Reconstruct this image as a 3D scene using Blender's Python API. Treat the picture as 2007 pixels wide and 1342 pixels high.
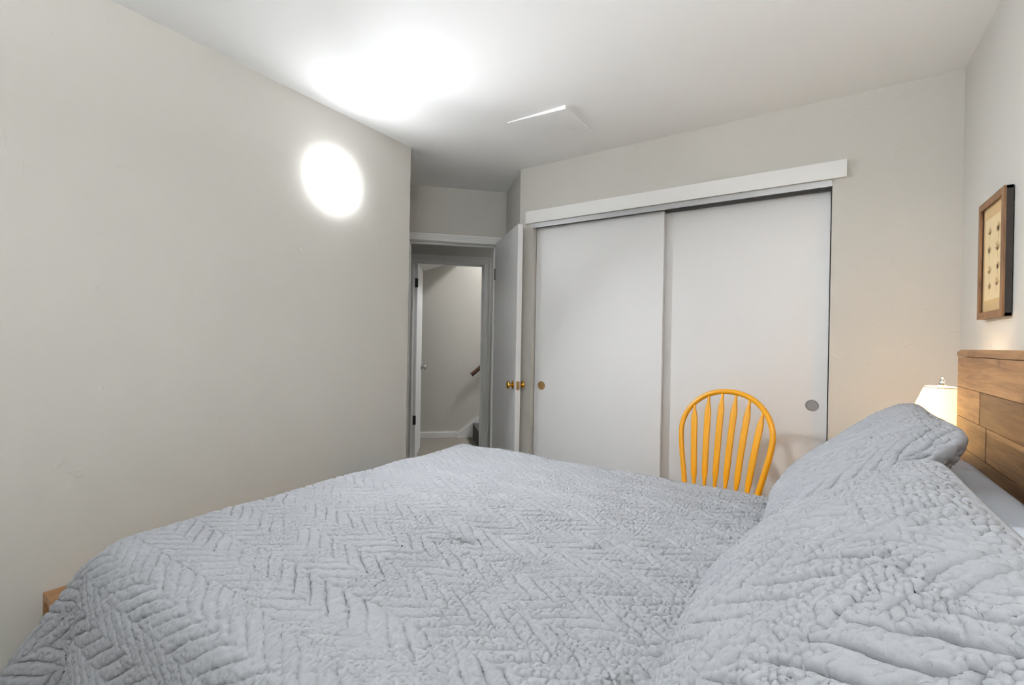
import bpy, bmesh, math, random
import numpy as np
from mathutils import Matrix, Vector

for o in list(bpy.data.objects):
    bpy.data.objects.remove(o, do_unlink=True)
scene = bpy.context.scene
COL = scene.collection
random.seed(7)
rng = np.random.default_rng(11)
PI = math.pi
rad = math.radians

# ------------------------------------------------------------------ camera
EYE = Vector((0.0, 0.0, 1.23))
FPX, YAW, PITCH, ROLL = 905.8, rad(33.528), rad(-0.096), rad(1.025)
fw = Vector((-math.sin(YAW) * math.cos(PITCH), math.cos(YAW) * math.cos(PITCH), math.sin(PITCH)))
rt = Vector((math.cos(YAW), math.sin(YAW), 0))
up = rt.cross(fw)
r2 = math.cos(ROLL) * rt + math.sin(ROLL) * up
u2 = -math.sin(ROLL) * rt + math.cos(ROLL) * up
cam_d = bpy.data.cameras.new('camera')
cam_d.sensor_fit = 'HORIZONTAL'
cam_d.sensor_width = 36.0
cam_d.lens = FPX / 2007 * 36.0
cam_d.clip_start = 0.02
cam = bpy.data.objects.new('camera', cam_d)
COL.objects.link(cam)
cam.matrix_world = Matrix(((r2.x, u2.x, -fw.x, EYE.x), (r2.y, u2.y, -fw.y, EYE.y), (r2.z, u2.z, -fw.z, EYE.z), (0, 0, 0, 1)))
scene.camera = cam

# ------------------------------------------------------------------ world, window fill, exposure
world = bpy.data.worlds.new('world')
scene.world = world
world.use_nodes = True
bg = world.node_tree.nodes['Background']
bg.inputs[0].default_value = (0.85, 0.92, 1.0, 1)
bg.inputs[1].default_value = 0.6
scene.view_settings.view_transform = 'Standard'
scene.view_settings.look = 'None'
scene.view_settings.gamma = 1.0
scene.view_settings.use_curve_mapping = False
scene.view_settings.exposure = 0.26
scene.cycles.max_bounces = 6
scene.cycles.diffuse_bounces = 4
scene.cycles.glossy_bounces = 3
scene.cycles.transmission_bounces = 4
scene.cycles.caustics_reflective = False
scene.cycles.caustics_refractive = False
scene.cycles.use_adaptive_sampling = True
scene.cycles.adaptive_threshold = 0.13
scene.cycles.adaptive_min_samples = 24

SCONCE_STRENGTH = 21.0
RIM_STRENGTH = 9.0
SCONCE_THROW = 3.1
SCONCE_DOWN = 21.0
WINDOW_FILL_POWER = 1.5
UPLIGHT_FILL_POWER = 138.0
SIDE_FILL_POWER = 4.0
STAIR_POWER = 65.0
HALL_FILL_POWER = 2.5
FAR_BULB = 2.2


def area_light(name, loc, target, sx, sy, power, colour):
    d = bpy.data.lights.new(name, 'AREA')
    d.shape = 'RECTANGLE'
    d.size, d.size_y, d.energy, d.color = sx, sy, power, colour
    o = bpy.data.objects.new(name, d)
    COL.objects.link(o)
    o.location = loc
    o.rotation_euler = (Vector(target) - Vector(loc)).to_track_quat('-Z', 'Y').to_euler()
    return o


# soft fill light placed at an added window in the wall behind the camera
wd = area_light('back_window_fill', (-0.70, -0.96, 1.55), (-0.80, 0.9, 1.00), 1.4, 0.8, WINDOW_FILL_POWER, (0.94, 0.972, 1.0))
wd.data.spread = rad(130)
# fill light at an unseen window added in the left wall, beside the camera
area_light('side_window_fill', (-2.255, -0.36, 1.52), (0.0, -0.30, 1.50), 0.94, 1.06, SIDE_FILL_POWER, (0.94, 0.972, 1.0))
# lamp on the upper flight of the stairwell
_s = math.sqrt(0.5)
_e2w = lambda u, v, z: (-2.13 + (u - v) * _s, 3.10 + (u + v) * _s, z)
area_light('stairwell_light', _e2w(1.5, 1.55, 3.7), _e2w(-0.3, 2.0, 0.9), 0.4, 0.4, STAIR_POWER, (0.97, 0.97, 0.97))
area_light('hall_fill_light', _e2w(0.75, 0.5, 2.40), _e2w(0.6, 0.5, 0.0), 0.3, 0.3, HALL_FILL_POWER, (0.98, 0.97, 0.95))  # added fill to brighten the hall; stands for no known fixture


# ------------------------------------------------------------------ materials
def new_mat(name):
    m = bpy.data.materials.new(name)
    m.use_nodes = True
    nt = m.node_tree
    return m, nt, nt.nodes['Principled BSDF']


def node(nt, kind, **kw):
    n = nt.nodes.new(kind)
    for k, v in kw.items():
        if k in n.inputs:
            n.inputs[k].default_value = v
        else:
            setattr(n, k, v)
    return n


def link(nt, a, b):
    nt.links.new(a, b)


def plain(name, col, rough=0.5, metal=0.0, bump=0.0, scale=200.0, spec=None, coat=0.0, var=0.03):
    m, nt, p = new_mat(name)
    p.inputs['Roughness'].default_value = rough
    p.inputs['Metallic'].default_value = metal
    if spec is not None:
        p.inputs['Specular IOR Level'].default_value = spec
    if coat:
        p.inputs['Coat Weight'].default_value = coat
        p.inputs['Coat Roughness'].default_value = 0.15
    tc = node(nt, 'ShaderNodeTexCoord')
    nz = node(nt, 'ShaderNodeTexNoise', Scale=scale * 0.05, Detail=4.0)
    link(nt, tc.outputs['Object'], nz.inputs['Vector'])
    mx = node(nt, 'ShaderNodeMix', data_type='RGBA')
    mx.inputs[6].default_value = (*[c * (1 - var) for c in col], 1)
    mx.inputs[7].default_value = (*[min(1, c * (1 + var)) for c in col], 1)
    link(nt, nz.outputs['Fac'], mx.inputs[0])
    link(nt, mx.outputs[2], p.inputs['Base Color'])
    if bump:
        n2 = node(nt, 'ShaderNodeTexNoise', Scale=scale, Detail=3.0)
        link(nt, tc.outputs['Object'], n2.inputs['Vector'])
        b = node(nt, 'ShaderNodeBump', Strength=bump, Distance=0.002)
        link(nt, n2.outputs['Fac'], b.inputs['Height'])
        link(nt, b.outputs['Normal'], p.inputs['Normal'])
    return m


def plaster(name, col, amount=0.35, rough=0.55):
    """hand trowelled painted plaster: soft lumps with a few sharp skip marks"""
    m, nt, p = new_mat(name)
    p.inputs['Roughness'].default_value = rough
    p.inputs['Specular IOR Level'].default_value = 0.3
    tc = node(nt, 'ShaderNodeTexCoord')
    n1 = node(nt, 'ShaderNodeTexNoise', Scale=3.0, Detail=1.0)
    n2 = node(nt, 'ShaderNodeTexNoise', Scale=13.0, Detail=3.0, Distortion=1.0)
    for n in (n1, n2):
        link(nt, tc.outputs['Object'], n.inputs['Vector'])
    r2_ = node(nt, 'ShaderNodeMapRange')
    r2_.inputs[1].default_value = 0.66
    r2_.inputs[2].default_value = 0.74
    link(nt, n2.outputs['Fac'], r2_.inputs[0])
    ad = node(nt, 'ShaderNodeMath', operation='MULTIPLY_ADD')
    ad.inputs[1].default_value = 0.30
    link(nt, r2_.outputs[0], ad.inputs[0])
    link(nt, n1.outputs['Fac'], ad.inputs[2])
    b = node(nt, 'ShaderNodeBump', Strength=amount, Distance=0.006)
    link(nt, ad.outputs[0], b.inputs['Height'])
    link(nt, b.outputs['Normal'], p.inputs['Normal'])
    mx = node(nt, 'ShaderNodeMix', data_type='RGBA')
    mx.inputs[6].default_value = (*[c * 0.985 for c in col], 1)
    mx.inputs[7].default_value = (*[c * 1.015 for c in col], 1)
    link(nt, n1.outputs['Fac'], mx.inputs[0])
    link(nt, mx.outputs[2], p.inputs['Base Color'])
    return m


def wood(name, c_dark, c_light, axis='Y', rough=0.45, scale=1.0, per_object=0.0, bump=0.12):
    m, nt, p = new_mat(name)
    p.inputs['Roughness'].default_value = rough
    tc = node(nt, 'ShaderNodeTexCoord')
    oi = node(nt, 'ShaderNodeObjectInfo')
    mp = node(nt, 'ShaderNodeMapping')
    sc = {'X': (1.2, 14, 14), 'Y': (14, 1.2, 14), 'Z': (14, 14, 1.2)}[axis]
    mp.inputs['Scale'].default_value = [s * scale for s in sc]
    of = node(nt, 'ShaderNodeVectorMath', operation='SCALE')
    of.inputs[0].default_value = (13.0, 7.0, 29.0)
    link(nt, oi.outputs['Random'], of.inputs['Scale'])
    adv = node(nt, 'ShaderNodeVectorMath', operation='ADD')
    link(nt, tc.outputs['Object'], adv.inputs[0])
    link(nt, of.outputs[0], adv.inputs[1])
    link(nt, adv.outputs[0], mp.inputs['Vector'])
    n1 = node(nt, 'ShaderNodeTexNoise', Scale=3.0, Detail=8.0, Roughness=0.65, Distortion=0.8)
    link(nt, mp.outputs[0], n1.inputs['Vector'])
    n2 = node(nt, 'ShaderNodeTexNoise', Scale=14.0, Detail=4.0, Distortion=0.2)
    link(nt, mp.outputs[0], n2.inputs['Vector'])
    cr = node(nt, 'ShaderNodeValToRGB')
    cr.color_ramp.elements[0].position = 0.30
    cr.color_ramp.elements[0].color = (*c_dark, 1)
    cr.color_ramp.elements[1].position = 0.68
    cr.color_ramp.elements[1].color = (*c_light, 1)
    link(nt, n1.outputs['Fac'], cr.inputs[0])
    src = cr.outputs[0]
    # knots
    vor = node(nt, 'ShaderNodeTexVoronoi', Scale=7.0)
    link(nt, adv.outputs[0], vor.inputs['Vector'])
    kr = node(nt, 'ShaderNodeMapRange')
    kr.inputs[1].default_value = 0.05
    kr.inputs[2].default_value = 0.16
    kr.inputs[3].default_value = 0.55
    kr.inputs[4].default_value = 1.0
    link(nt, vor.outputs['Distance'], kr.inputs[0])
    km = node(nt, 'ShaderNodeVectorMath', operation='SCALE')
    link(nt, src, km.inputs[0])
    link(nt, kr.outputs[0], km.inputs['Scale'])
    src = km.outputs[0]
    if per_object:
        rr = node(nt, 'ShaderNodeMapRange')
        rr.inputs[3].default_value = 1 - per_object
        rr.inputs[4].default_value = 1 + per_object * 0.7
        link(nt, oi.outputs['Random'], rr.inputs[0])
        vm = node(nt, 'ShaderNodeVectorMath', operation='SCALE')
        link(nt, src, vm.inputs[0])
        link(nt, rr.outputs[0], vm.inputs['Scale'])
        src = vm.outputs[0]
    link(nt, src, p.inputs['Base Color'])
    b = node(nt, 'ShaderNodeBump', Strength=bump, Distance=0.002)
    link(nt, n2.outputs['Fac'], b.inputs['Height'])
    link(nt, b.outputs['Normal'], p.inputs['Normal'])
    return m


def fleece(name, col):
    m, nt, p = new_mat(name)
    p.inputs['Roughness'].default_value = 0.95
    p.inputs['Specular IOR Level'].default_value = 0.1
    p.inputs['Sheen Weight'].default_value = 0.10
    p.inputs['Sheen Roughness'].default_value = 0.6
    tc = node(nt, 'ShaderNodeTexCoord')
    n1 = node(nt, 'ShaderNodeTexNoise', Scale=420.0, Detail=3.0, Roughness=0.6)
    n2 = node(nt, 'ShaderNodeTexNoise', Scale=9.0, Detail=3.0)
    for n in (n1, n2):
        link(nt, tc.outputs['Object'], n.inputs['Vector'])
    mx = node(nt, 'ShaderNodeMix', data_type='RGBA')
    mx.inputs[6].default_value = (*[c * 0.94 for c in col], 1)
    mx.inputs[7].default_value = (*[c * 1.05 for c in col], 1)
    link(nt, n2.outputs['Fac'], mx.inputs[0])
    link(nt, mx.outputs[2], p.inputs['Base Color'])
    b = node(nt, 'ShaderNodeBump', Strength=0.35, Distance=0.0015)
    link(nt, n1.outputs['Fac'], b.inputs['Height'])
    link(nt, b.outputs['Normal'], p.inputs['Normal'])
    return m


def carpet(name, c1, c2):
    m, nt, p = new_mat(name)
    p.inputs['Roughness'].default_value = 1.0
    p.inputs['Specular IOR Level'].default_value = 0.05
    tc = node(nt, 'ShaderNodeTexCoord')
    n1 = node(nt, 'ShaderNodeTexNoise', Scale=260.0, Detail=3.0)
    link(nt, tc.outputs['Object'], n1.inputs['Vector'])
    mx = node(nt, 'ShaderNodeMix', data_type='RGBA')
    mx.inputs[6].default_value = (*c1, 1)
    mx.inputs[7].default_value = (*c2, 1)
    link(nt, n1.outputs['Fac'], mx.inputs[0])
    link(nt, mx.outputs[2], p.inputs['Base Color'])
    b = node(nt, 'ShaderNodeBump', Strength=0.6, Distance=0.004)
    link(nt, n1.outputs['Fac'], b.inputs['Height'])
    link(nt, b.outputs['Normal'], p.inputs['Normal'])
    return m


def emitter(name, col, strength, base=(0.9, 0.9, 0.9)):
    m, nt, p = new_mat(name)
    p.inputs['Base Color'].default_value = (*base, 1)
    p.inputs['Roughness'].default_value = 0.6
    tc = node(nt, 'ShaderNodeTexCoord')
    nz = node(nt, 'ShaderNodeTexNoise', Scale=60.0, Detail=2.0)
    link(nt, tc.outputs['Object'], nz.inputs['Vector'])
    mx = node(nt, 'ShaderNodeMix', data_type='RGBA')
    mx.inputs[6].default_value = (*[c * 0.96 for c in base], 1)
    mx.inputs[7].default_value = (*base, 1)
    link(nt, nz.outputs['Fac'], mx.inputs[0])
    link(nt, mx.outputs[2], p.inputs['Base Color'])
    p.inputs['Emission Color'].default_value = (*col, 1)
    p.inputs['Emission Strength'].default_value = strength
    return m


M = {}
M['wall'] = plaster('greige_wall_paint', (0.600, 0.583, 0.545), 0.60)
M['ceiling'] = plaster('white_ceiling_paint', (0.92, 0.925, 0.92), 0.22, 0.7)
M['trim'] = plain('white_trim_paint', (0.80, 0.80, 0.79), 0.35, bump=0.10, scale=60, var=0.02)
M['door'] = plain('white_door_paint', (0.735, 0.735, 0.74), 0.36, bump=0.05, scale=40, var=0.015)
M['alu'] = plain('aluminium_track_metal', (0.42, 0.42, 0.425), 0.38, 0.85, bump=0.05, scale=90)
M['brass'] = plain('polished_brass', (0.80, 0.49, 0.10), 0.20, 1.0, var=0.06)
M['old_brass'] = plain('dull_brass', (0.50, 0.34, 0.15), 0.42, 0.8, var=0.08)
M['nickel'] = plain('brushed_nickel', (0.36, 0.36, 0.36), 0.40, 0.6, var=0.05)
M['dark_metal'] = plain('dark_bronze_hinge', (0.035, 0.034, 0.033), 0.45, 0.6)
M['yellow'] = plain('yellow_chair_paint', (0.78, 0.355, 0.008), 0.30, bump=0.05, scale=80, var=0.05)
M['fleece'] = fleece('grey_sherpa_fleece', (0.296, 0.304, 0.322))
M['sheet'] = plain('pale_blue_cotton', (0.44, 0.47, 0.525), 0.85, bump=0.15, scale=500, spec=0.1)
M['mattress'] = plain('white_mattress_ticking', (0.66, 0.67, 0.69), 0.9, bump=0.1, scale=300, spec=0.1)
M['plank'] = wood('rustic_plank_wood', (0.19, 0.085, 0.032), (0.48, 0.255, 0.105), 'Y', 0.5, 1.0, 0.40, 0.3)
M['bedwood'] = wood('bed_frame_wood', (0.16, 0.075, 0.03), (0.36, 0.19, 0.085), 'Y', 0.5)
M['bench'] = wood('bench_wood', (0.25, 0.12, 0.045), (0.46, 0.25, 0.11), 'Y', 0.45)
M['frame_front'] = wood('picture_frame_wood', (0.13, 0.055, 0.018), (0.33, 0.16, 0.060), 'Z', 0.4, 2.0)
M['frame_side'] = plain('dark_stained_wood', (0.022, 0.014, 0.009), 0.45, bump=0.1, scale=60, var=0.2)
M['matboard'] = plain('tan_mat_board', (0.76, 0.52, 0.24), 0.85, bump=0.05)
M['paper'] = plain('cream_print_paper', (0.90, 0.70, 0.40), 0.85, bump=0.05)
M['ink'] = plain('faded_sepia_ink', (0.72, 0.50, 0.25), 0.85, var=0.12)
M['rail'] = wood('handrail_wood', (0.055, 0.022, 0.012), (0.13, 0.055, 0.03), 'X', 0.35, 1.5)
M['carpet'] = carpet('beige_grey_carpet', (0.20, 0.185, 0.16), (0.34, 0.315, 0.28))
M['stair_carpet'] = carpet('dark_grey_stair_carpet', (0.075, 0.075, 0.072), (0.15, 0.15, 0.145))
M['sconce'] = emitter('lit_opal_diffuser', (0.94, 0.972, 1.0), SCONCE_STRENGTH)
M['sconce_rim'] = emitter('lit_opal_rim', (0.94, 0.972, 1.0), RIM_STRENGTH)
M['shade'] = emitter('lit_fabric_lampshade', (1.0, 0.53, 0.13), 3.1, (0.85, 0.74, 0.55))
M['ceramic'] = plain('white_glazed_ceramic', (0.75, 0.74, 0.71), 0.15, var=0.02)
M['chrome'] = plain('polished_chrome', (0.75, 0.75, 0.76), 0.08, 1.0)
M['nightstand'] = wood('nightstand_wood', (0.12, 0.055, 0.022), (0.30, 0.15, 0.065), 'X', 0.45)
M['sash'] = plain('white_window_frame', (0.78, 0.78, 0.77), 0.35)


def glass_mat():
    m, nt, p = new_mat('clear_window_glass')
    out = nt.nodes['Material Output']
    tr = node(nt, 'ShaderNodeBsdfTransparent')
    gl = node(nt, 'ShaderNodeBsdfGlossy', Roughness=0.02)
    mix = node(nt, 'ShaderNodeMixShader', Fac=0.06)
    link(nt, tr.outputs[0], mix.inputs[1])
    link(nt, gl.outputs[0], mix.inputs[2])
    link(nt, mix.outputs[0], out.inputs['Surface'])
    return m


M['glass'] = glass_mat()


# ------------------------------------------------------------------ mesh helpers
def tag(o, label=None, cat=None, group=None, kind=None):
    if label: o['label'] = label
    if cat: o['category'] = cat
    if group: o['group'] = group
    if kind: o['kind'] = kind
    return o


def empty(name, loc=(0, 0, 0), rz=0.0):
    o = bpy.data.objects.new(name, None)
    o.empty_display_size = 0.1
    COL.objects.link(o)
    o.location = loc
    o.rotation_euler = (0, 0, rz)
    return o


def obj(name, bm, mat, parent=None, smooth=False, loc=None, rot=None):
    me = bpy.data.meshes.new(name)
    bmesh.ops.recalc_face_normals(bm, faces=bm.faces[:])
    bm.to_mesh(me)
    bm.free()
    if smooth:
        me.polygons.foreach_set('use_smooth', [True] * len(me.polygons))
        if smooth != 'all':
            try:
                me.set_sharp_from_angle(angle=rad(40))
            except Exception:
                pass
    me.materials.append(M[mat])
    o = bpy.data.objects.new(name, me)
    COL.objects.link(o)
    if parent: o.parent = parent
    if loc is not None: o.location = loc
    if rot is not None: o.rotation_euler = rot
    return o


def add_box(bm, lo, hi, bevel=0.0, xf=None):
    r = bmesh.ops.create_cube(bm, size=1.0)
    vs = r['verts']
    for v in vs:
        v.co = Vector([lo[i] + (v.co[i] + 0.5) * (hi[i] - lo[i]) for i in range(3)])
    if bevel:
        es = {e for v in vs for e in v.link_edges}
        rb = bmesh.ops.bevel(bm, geom=list(es), offset=bevel, segments=2, profile=0.7, affect='EDGES')
        vs = list({v for f in rb['faces'] for v in f.verts} | {v for v in vs if v.is_valid})
    if xf:
        for v in vs: v.co = xf(v.co)
    return vs


def box(name, lo, hi, mat, parent=None, bevel=0.0, xf=None):
    bm = bmesh.new()
    add_box(bm, lo, hi, bevel, xf)
    return obj(name, bm, mat, parent)


def boxes(name, lst, mat, parent=None, bevel=0.0, xf=None):
    bm = bmesh.new()
    for lo, hi in lst: add_box(bm, lo, hi, bevel, xf)
    return obj(name, bm, mat, parent)


def prism(bm, poly, z0, z1, xf=None):
    """vertical prism over a plan polygon"""
    a = [bm.verts.new((x, y, z0)) for x, y in poly]
    b = [bm.verts.new((x, y, z1)) for x, y in poly]
    n = len(poly)
    bm.faces.new(a[::-1])
    bm.faces.new(b)
    for i in range(n):
        bm.faces.new((a[i], a[(i + 1) % n], b[(i + 1) % n], b[i]))
    if xf:
        for v in a + b: v.co = xf(v.co)


def lathe(bm, prof, seg=32, xf=None):
    """prof: list of (radius, z); closes at zero radius"""
    rings = []
    for r, z in prof:
        if r < 1e-6:
            rings.append([bm.verts.new((0, 0, z))])
        else:
            rings.append([bm.verts.new((r * math.cos(2 * PI * k / seg), r * math.sin(2 * PI * k / seg), z)) for k in range(seg)])
    for a, b in zip(rings, rings[1:]):
        for k in range(seg):
            k2 = (k + 1) % seg
            if len(a) == 1 and len(b) == 1: continue
            if len(a) == 1: bm.faces.new((a[0], b[k], b[k2]))
            elif len(b) == 1: bm.faces.new((a[k], a[k2], b[0]))
            else: bm.faces.new((a[k], a[k2], b[k2], b[k]))
    for end in (rings[0], rings[-1]):
        if len(end) > 2: bm.faces.new(end)
    if xf:
        for r in rings:
            for v in r: v.co = xf(v.co)


def turn(a, b):
    """transform that carries the z axis segment [0,1] of unit length onto a->b direction, starting at a"""
    a, b = Vector(a), Vector(b)
    q = (b - a).to_track_quat('Z', 'Y')
    return lambda c: a + q @ Vector(c)


def tube(bm, pts, ra, rb=None, seg=10, closed=False, normal=None):
    """sweep of an ellipse (ra across, rb along `normal`) over a polyline"""
    pts = [Vector(p) for p in pts]
    n = len(pts)
    rings = []
    for i, p in enumerate(pts):
        t = (pts[min(i + 1, n - 1)] - pts[max(i - 1, 0)]).normalized()
        nn = Vector(normal) if normal is not None else (Vector((0, 0, 1)) if abs(t.z) < 0.9 else Vector((0, 1, 0)))
        s = t.cross(nn).normalized()
        w = s.cross(t).normalized()
        A = ra[i] if isinstance(ra, (list, tuple)) else ra
        B = (rb[i] if isinstance(rb, (list, tuple)) else rb) if rb is not None else A
        rings.append([bm.verts.new(p + s * (A * math.cos(2 * PI * k / seg)) + w * (B * math.sin(2 * PI * k / seg))) for k in range(seg)])
    for a, b in zip(rings, rings[1:]):
        for k in range(seg):
            bm.faces.new((a[k], a[(k + 1) % seg], b[(k + 1) % seg], b[k]))
    bm.faces.new(rings[0][::-1])
    bm.faces.new(rings[-1])


def struct(o, label=None, cat=None):
    return tag(o, label, cat, kind='structure')


# ------------------------------------------------------------------ room dimensions (metres, camera foot at the origin)
XL, XR = -2.155, 0.51       # left wall, headboard wall
YC, YB = 2.73, -0.95        # closet wall, wall behind the camera
YE = 2.062                  # end of the left wall
CH = 2.44                   # ceiling
OX0, OX1, OZ = -1.65, 0.046, 2.05   # closet opening
S = math.sqrt(0.5)
DX, DY = -2.13, 3.10        # inner corner of the angled entry


def E2W(c):                 # entry frame (u along the door wall, v away from the room) to world
    u, v, z = c
    return Vector((DX + (u - v) * S, DY + (u + v) * S, z))


T = 0.12
# floor and ceiling
bm = bmesh.new()
prism(bm, [(-6, -1.2), (2.2, -1.2), (2.2, 7.2), (-6, 7.2)], -0.12, 0.0)
struct(obj('floor', bm, 'carpet'), 'beige grey carpet floor seen through the open doorway', 'floor')
bm = bmesh.new()
# bedroom, entry and hall ceiling (stops at the stairwell)
p1 = E2W((-2.6, 1.06, 0)); p2 = E2W((1.6, 1.06, 0))
prism(bm, [(XR + T, YB - T), (XR + T, p2.y), (p2.x, p2.y), (p1.x, p1.y), (p1.x - 0.6, YB - T)], CH, CH + 0.1)
struct(obj('ceiling', bm, 'ceiling'), 'white painted ceiling of the bedroom', 'ceiling')
# walls
box_w = lambda n, lo, hi, lab: struct(box(n, lo, hi, 'wall'), lab, 'wall')
bm = bmesh.new()
SY0, SY1, SZ0, SZ1 = -0.85, 0.13, 0.98, 2.06
add_box(bm, (XL - T, SY1, 0), (XL, YE, CH))
add_box(bm, (XL - T, YB - T, 0), (XL, SY0, CH))
add_box(bm, (XL - T, SY0, 0), (XL, SY1, SZ0))
add_box(bm, (XL - T, SY0, SZ1), (XL, SY1, CH))
struct(obj('wall_left', bm, 'wall'), 'greige plaster wall with the round light', 'wall')
box_w('wall_right', (XR, YB - T, 0), (XR + T, YC + 0.8, CH), 'pale wall behind the headboard with the framed print')
# closet wall with its opening, and the closet interior behind it
boxes_front = [((-1.7603, YC, 0), (OX0, YC + 0.11, CH)), ((OX1, YC, 0), (XR, YC + 0.11, CH)), ((OX0, YC, OZ), (OX1, YC + 0.11, CH))]
struct(boxes('wall_front', boxes_front, 'wall'), 'greige wall around the sliding closet doors', 'wall')
struct(boxes('wall_closet', [((-1.7, YC + 0.7, 0), (XR, YC + 0.78, CH)), ((-1.76, YC + 0.11, 0), (-1.70, YC + 0.78, CH))], 'wall'), 'inner wall of the closet behind the sliding doors', 'wall')
# angled entry: right return, door wall with opening, left side
EU0, EU1, EH = -0.765, -0.080, 2.010
struct(boxes('wall_return', [((0.0, -0.523, 0), (0.06, 0.0, CH))], 'wall', xf=E2W), 'short angled wall beside the open bedroom door', 'wall')
struct(boxes('wall_entry', [((EU1 + 0.012, 0, 0), (0.30, 0.11, CH)), ((-1.0, 0, 0), (EU0 - 0.012, 0.11, CH)), ((EU0 - 0.012, 0, EH + 0.012), (EU1 + 0.012, 0.11, CH))], 'wall', xf=E2W), 'shaded wall above the bedroom doorway', 'wall')
struct(boxes('wall_alcove', [((-2.80, YE - 0.10, 0), (XL - T, YE, CH)), ((-2.90, YE - 0.10, 0), (-2.80, 2.46, CH))], 'wall'), 'wall of the entry alcove behind the left wall', 'wall')
# wall behind the camera, with an unseen window added for soft fill
WX0, WX1, WZ0, WZ1 = -1.45, 0.05, 0.98, 2.06
struct(boxes('wall_back', [((XL, YB - T, 0), (WX0, YB, CH)), ((WX1, YB - T, 0), (XR, YB, CH)), ((WX0, YB - T, 0), (WX1, YB, WZ0)), ((WX0, YB - T, WZ1), (WX1, YB, CH))], 'wall'), 'wall with an added window opposite the closet', 'wall')
w = struct(boxes('fill_window_1', [((WX0, YB - 0.09, WZ0), (WX0 + 0.05, YB - 0.03, WZ1)), ((WX1 - 0.05, YB - 0.09, WZ0), (WX1, YB - 0.03, WZ1)),
                              ((WX0, YB - 0.09, WZ0), (WX1, YB - 0.03, WZ0 + 0.05)), ((WX0, YB - 0.09, WZ1 - 0.05), (WX1, YB - 0.03, WZ1)),
                              ((-0.725, YB - 0.09, WZ0), (-0.675, YB - 0.03, WZ1))], 'sash'), 'added white two-pane fill window in the wall behind the camera', 'window')
box('pane', (WX0 + 0.05, YB - 0.062, WZ0 + 0.05), (-0.725, YB - 0.058, WZ1 - 0.05), 'glass', w)
box('pane', (-0.675, YB - 0.062, WZ0 + 0.05), (WX1 - 0.05, YB - 0.058, WZ1 - 0.05), 'glass', w)
w = struct(boxes('fill_window_2', [((XL - 0.09, SY0, SZ0), (XL - 0.03, SY0 + 0.05, SZ1)), ((XL - 0.09, SY1 - 0.05, SZ0), (XL - 0.03, SY1, SZ1)),  # unseen window put in to carry the side fill
                              ((XL - 0.09, SY0, SZ0), (XL - 0.03, SY1, SZ0 + 0.05)), ((XL - 0.09, SY0, SZ1 - 0.05), (XL - 0.03, SY1, SZ1))], 'sash'), 'added white single-pane fill window in the left wall beside the camera', 'window')
box('pane', (XL - 0.062, SY0 + 0.05, SZ0 + 0.05), (XL - 0.058, SY1 - 0.05, SZ1 - 0.05), 'glass', w)
# hall and stairwell beyond the door
HV = 0.95
HU0, HU1, HH = -0.740, -0.045, 2.004
struct(boxes('wall_hall', [((-1.9, HV, 0), (HU0 - 0.01, HV + 0.11, 3.4)), ((HU1 + 0.01, HV, 0), (1.3, HV + 0.11, 3.4)), ((HU0 - 0.01, HV, HH + 0.01), (HU1 + 0.01, HV + 0.11, 3.4)),
                           ((-2.0, 0.0, 0), (-1.9, HV, CH)), ((1.2, 0.1, 0), (1.3, HV, CH)), ((0.3, 0.0, 0), (1.3, 0.10, CH)), ((-2.0, 0.0, 0), (-1.0, 0.10, CH))], 'wall', xf=E2W), 'hall wall with the second doorway', 'wall')
SV = 2.20
struct(boxes('wall_stair', [((-1.4, SV, 0), (2.6, SV + 0.1, 4.2)), ((-1.5, HV + 0.11, 0), (-1.4, SV, 4.2)), ((2.6, HV + 0.11, 0), (2.7, SV, 4.2)), ((1.3, HV, 0), (2.6, HV + 0.11, 4.2))], 'wall', xf=E2W), 'stairwell wall with the wooden handrail', 'wall')
bm = bmesh.new()   # sloping soffit, added for the dark wedge in the top corner of the second doorway
zs = lambda u: 2.305 + 0.335 * u
vs = [(-1.4, HV + 0.11, zs(-1.4)), (-0.12, HV + 0.11, zs(-0.12)), (-0.12, SV, zs(-0.12)), (-1.4, SV, zs(-1.4))]
lo = [bm.verts.new(E2W(v)) for v in vs]
hi = [bm.verts.new(E2W((v[0], v[1], 3.4))) for v in vs]
bm.faces.new(lo); bm.faces.new(hi[::-1])
for i in range(4): bm.faces.new((lo[i], lo[(i + 1) % 4], hi[(i + 1) % 4], hi[i]))
struct(obj('ceiling_stair', bm, 'ceiling'), 'sloping soffit added over the stair foot', 'ceiling')
struct(boxes('ceiling_landing', [((-1.5, HV, 4.2), (2.7, SV + 0.1, 4.3))], 'ceiling', xf=E2W), 'ceiling high over the stairwell', 'ceiling')
# baseboard and stringer on the stair wall
struct(box('baseboard_stair', (-1.4, SV - 0.014, 0.0), (-0.185, SV, 0.075), 'trim', bevel=0.004, xf=E2W), 'white baseboard at the foot of the stair wall', 'baseboard')


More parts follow.
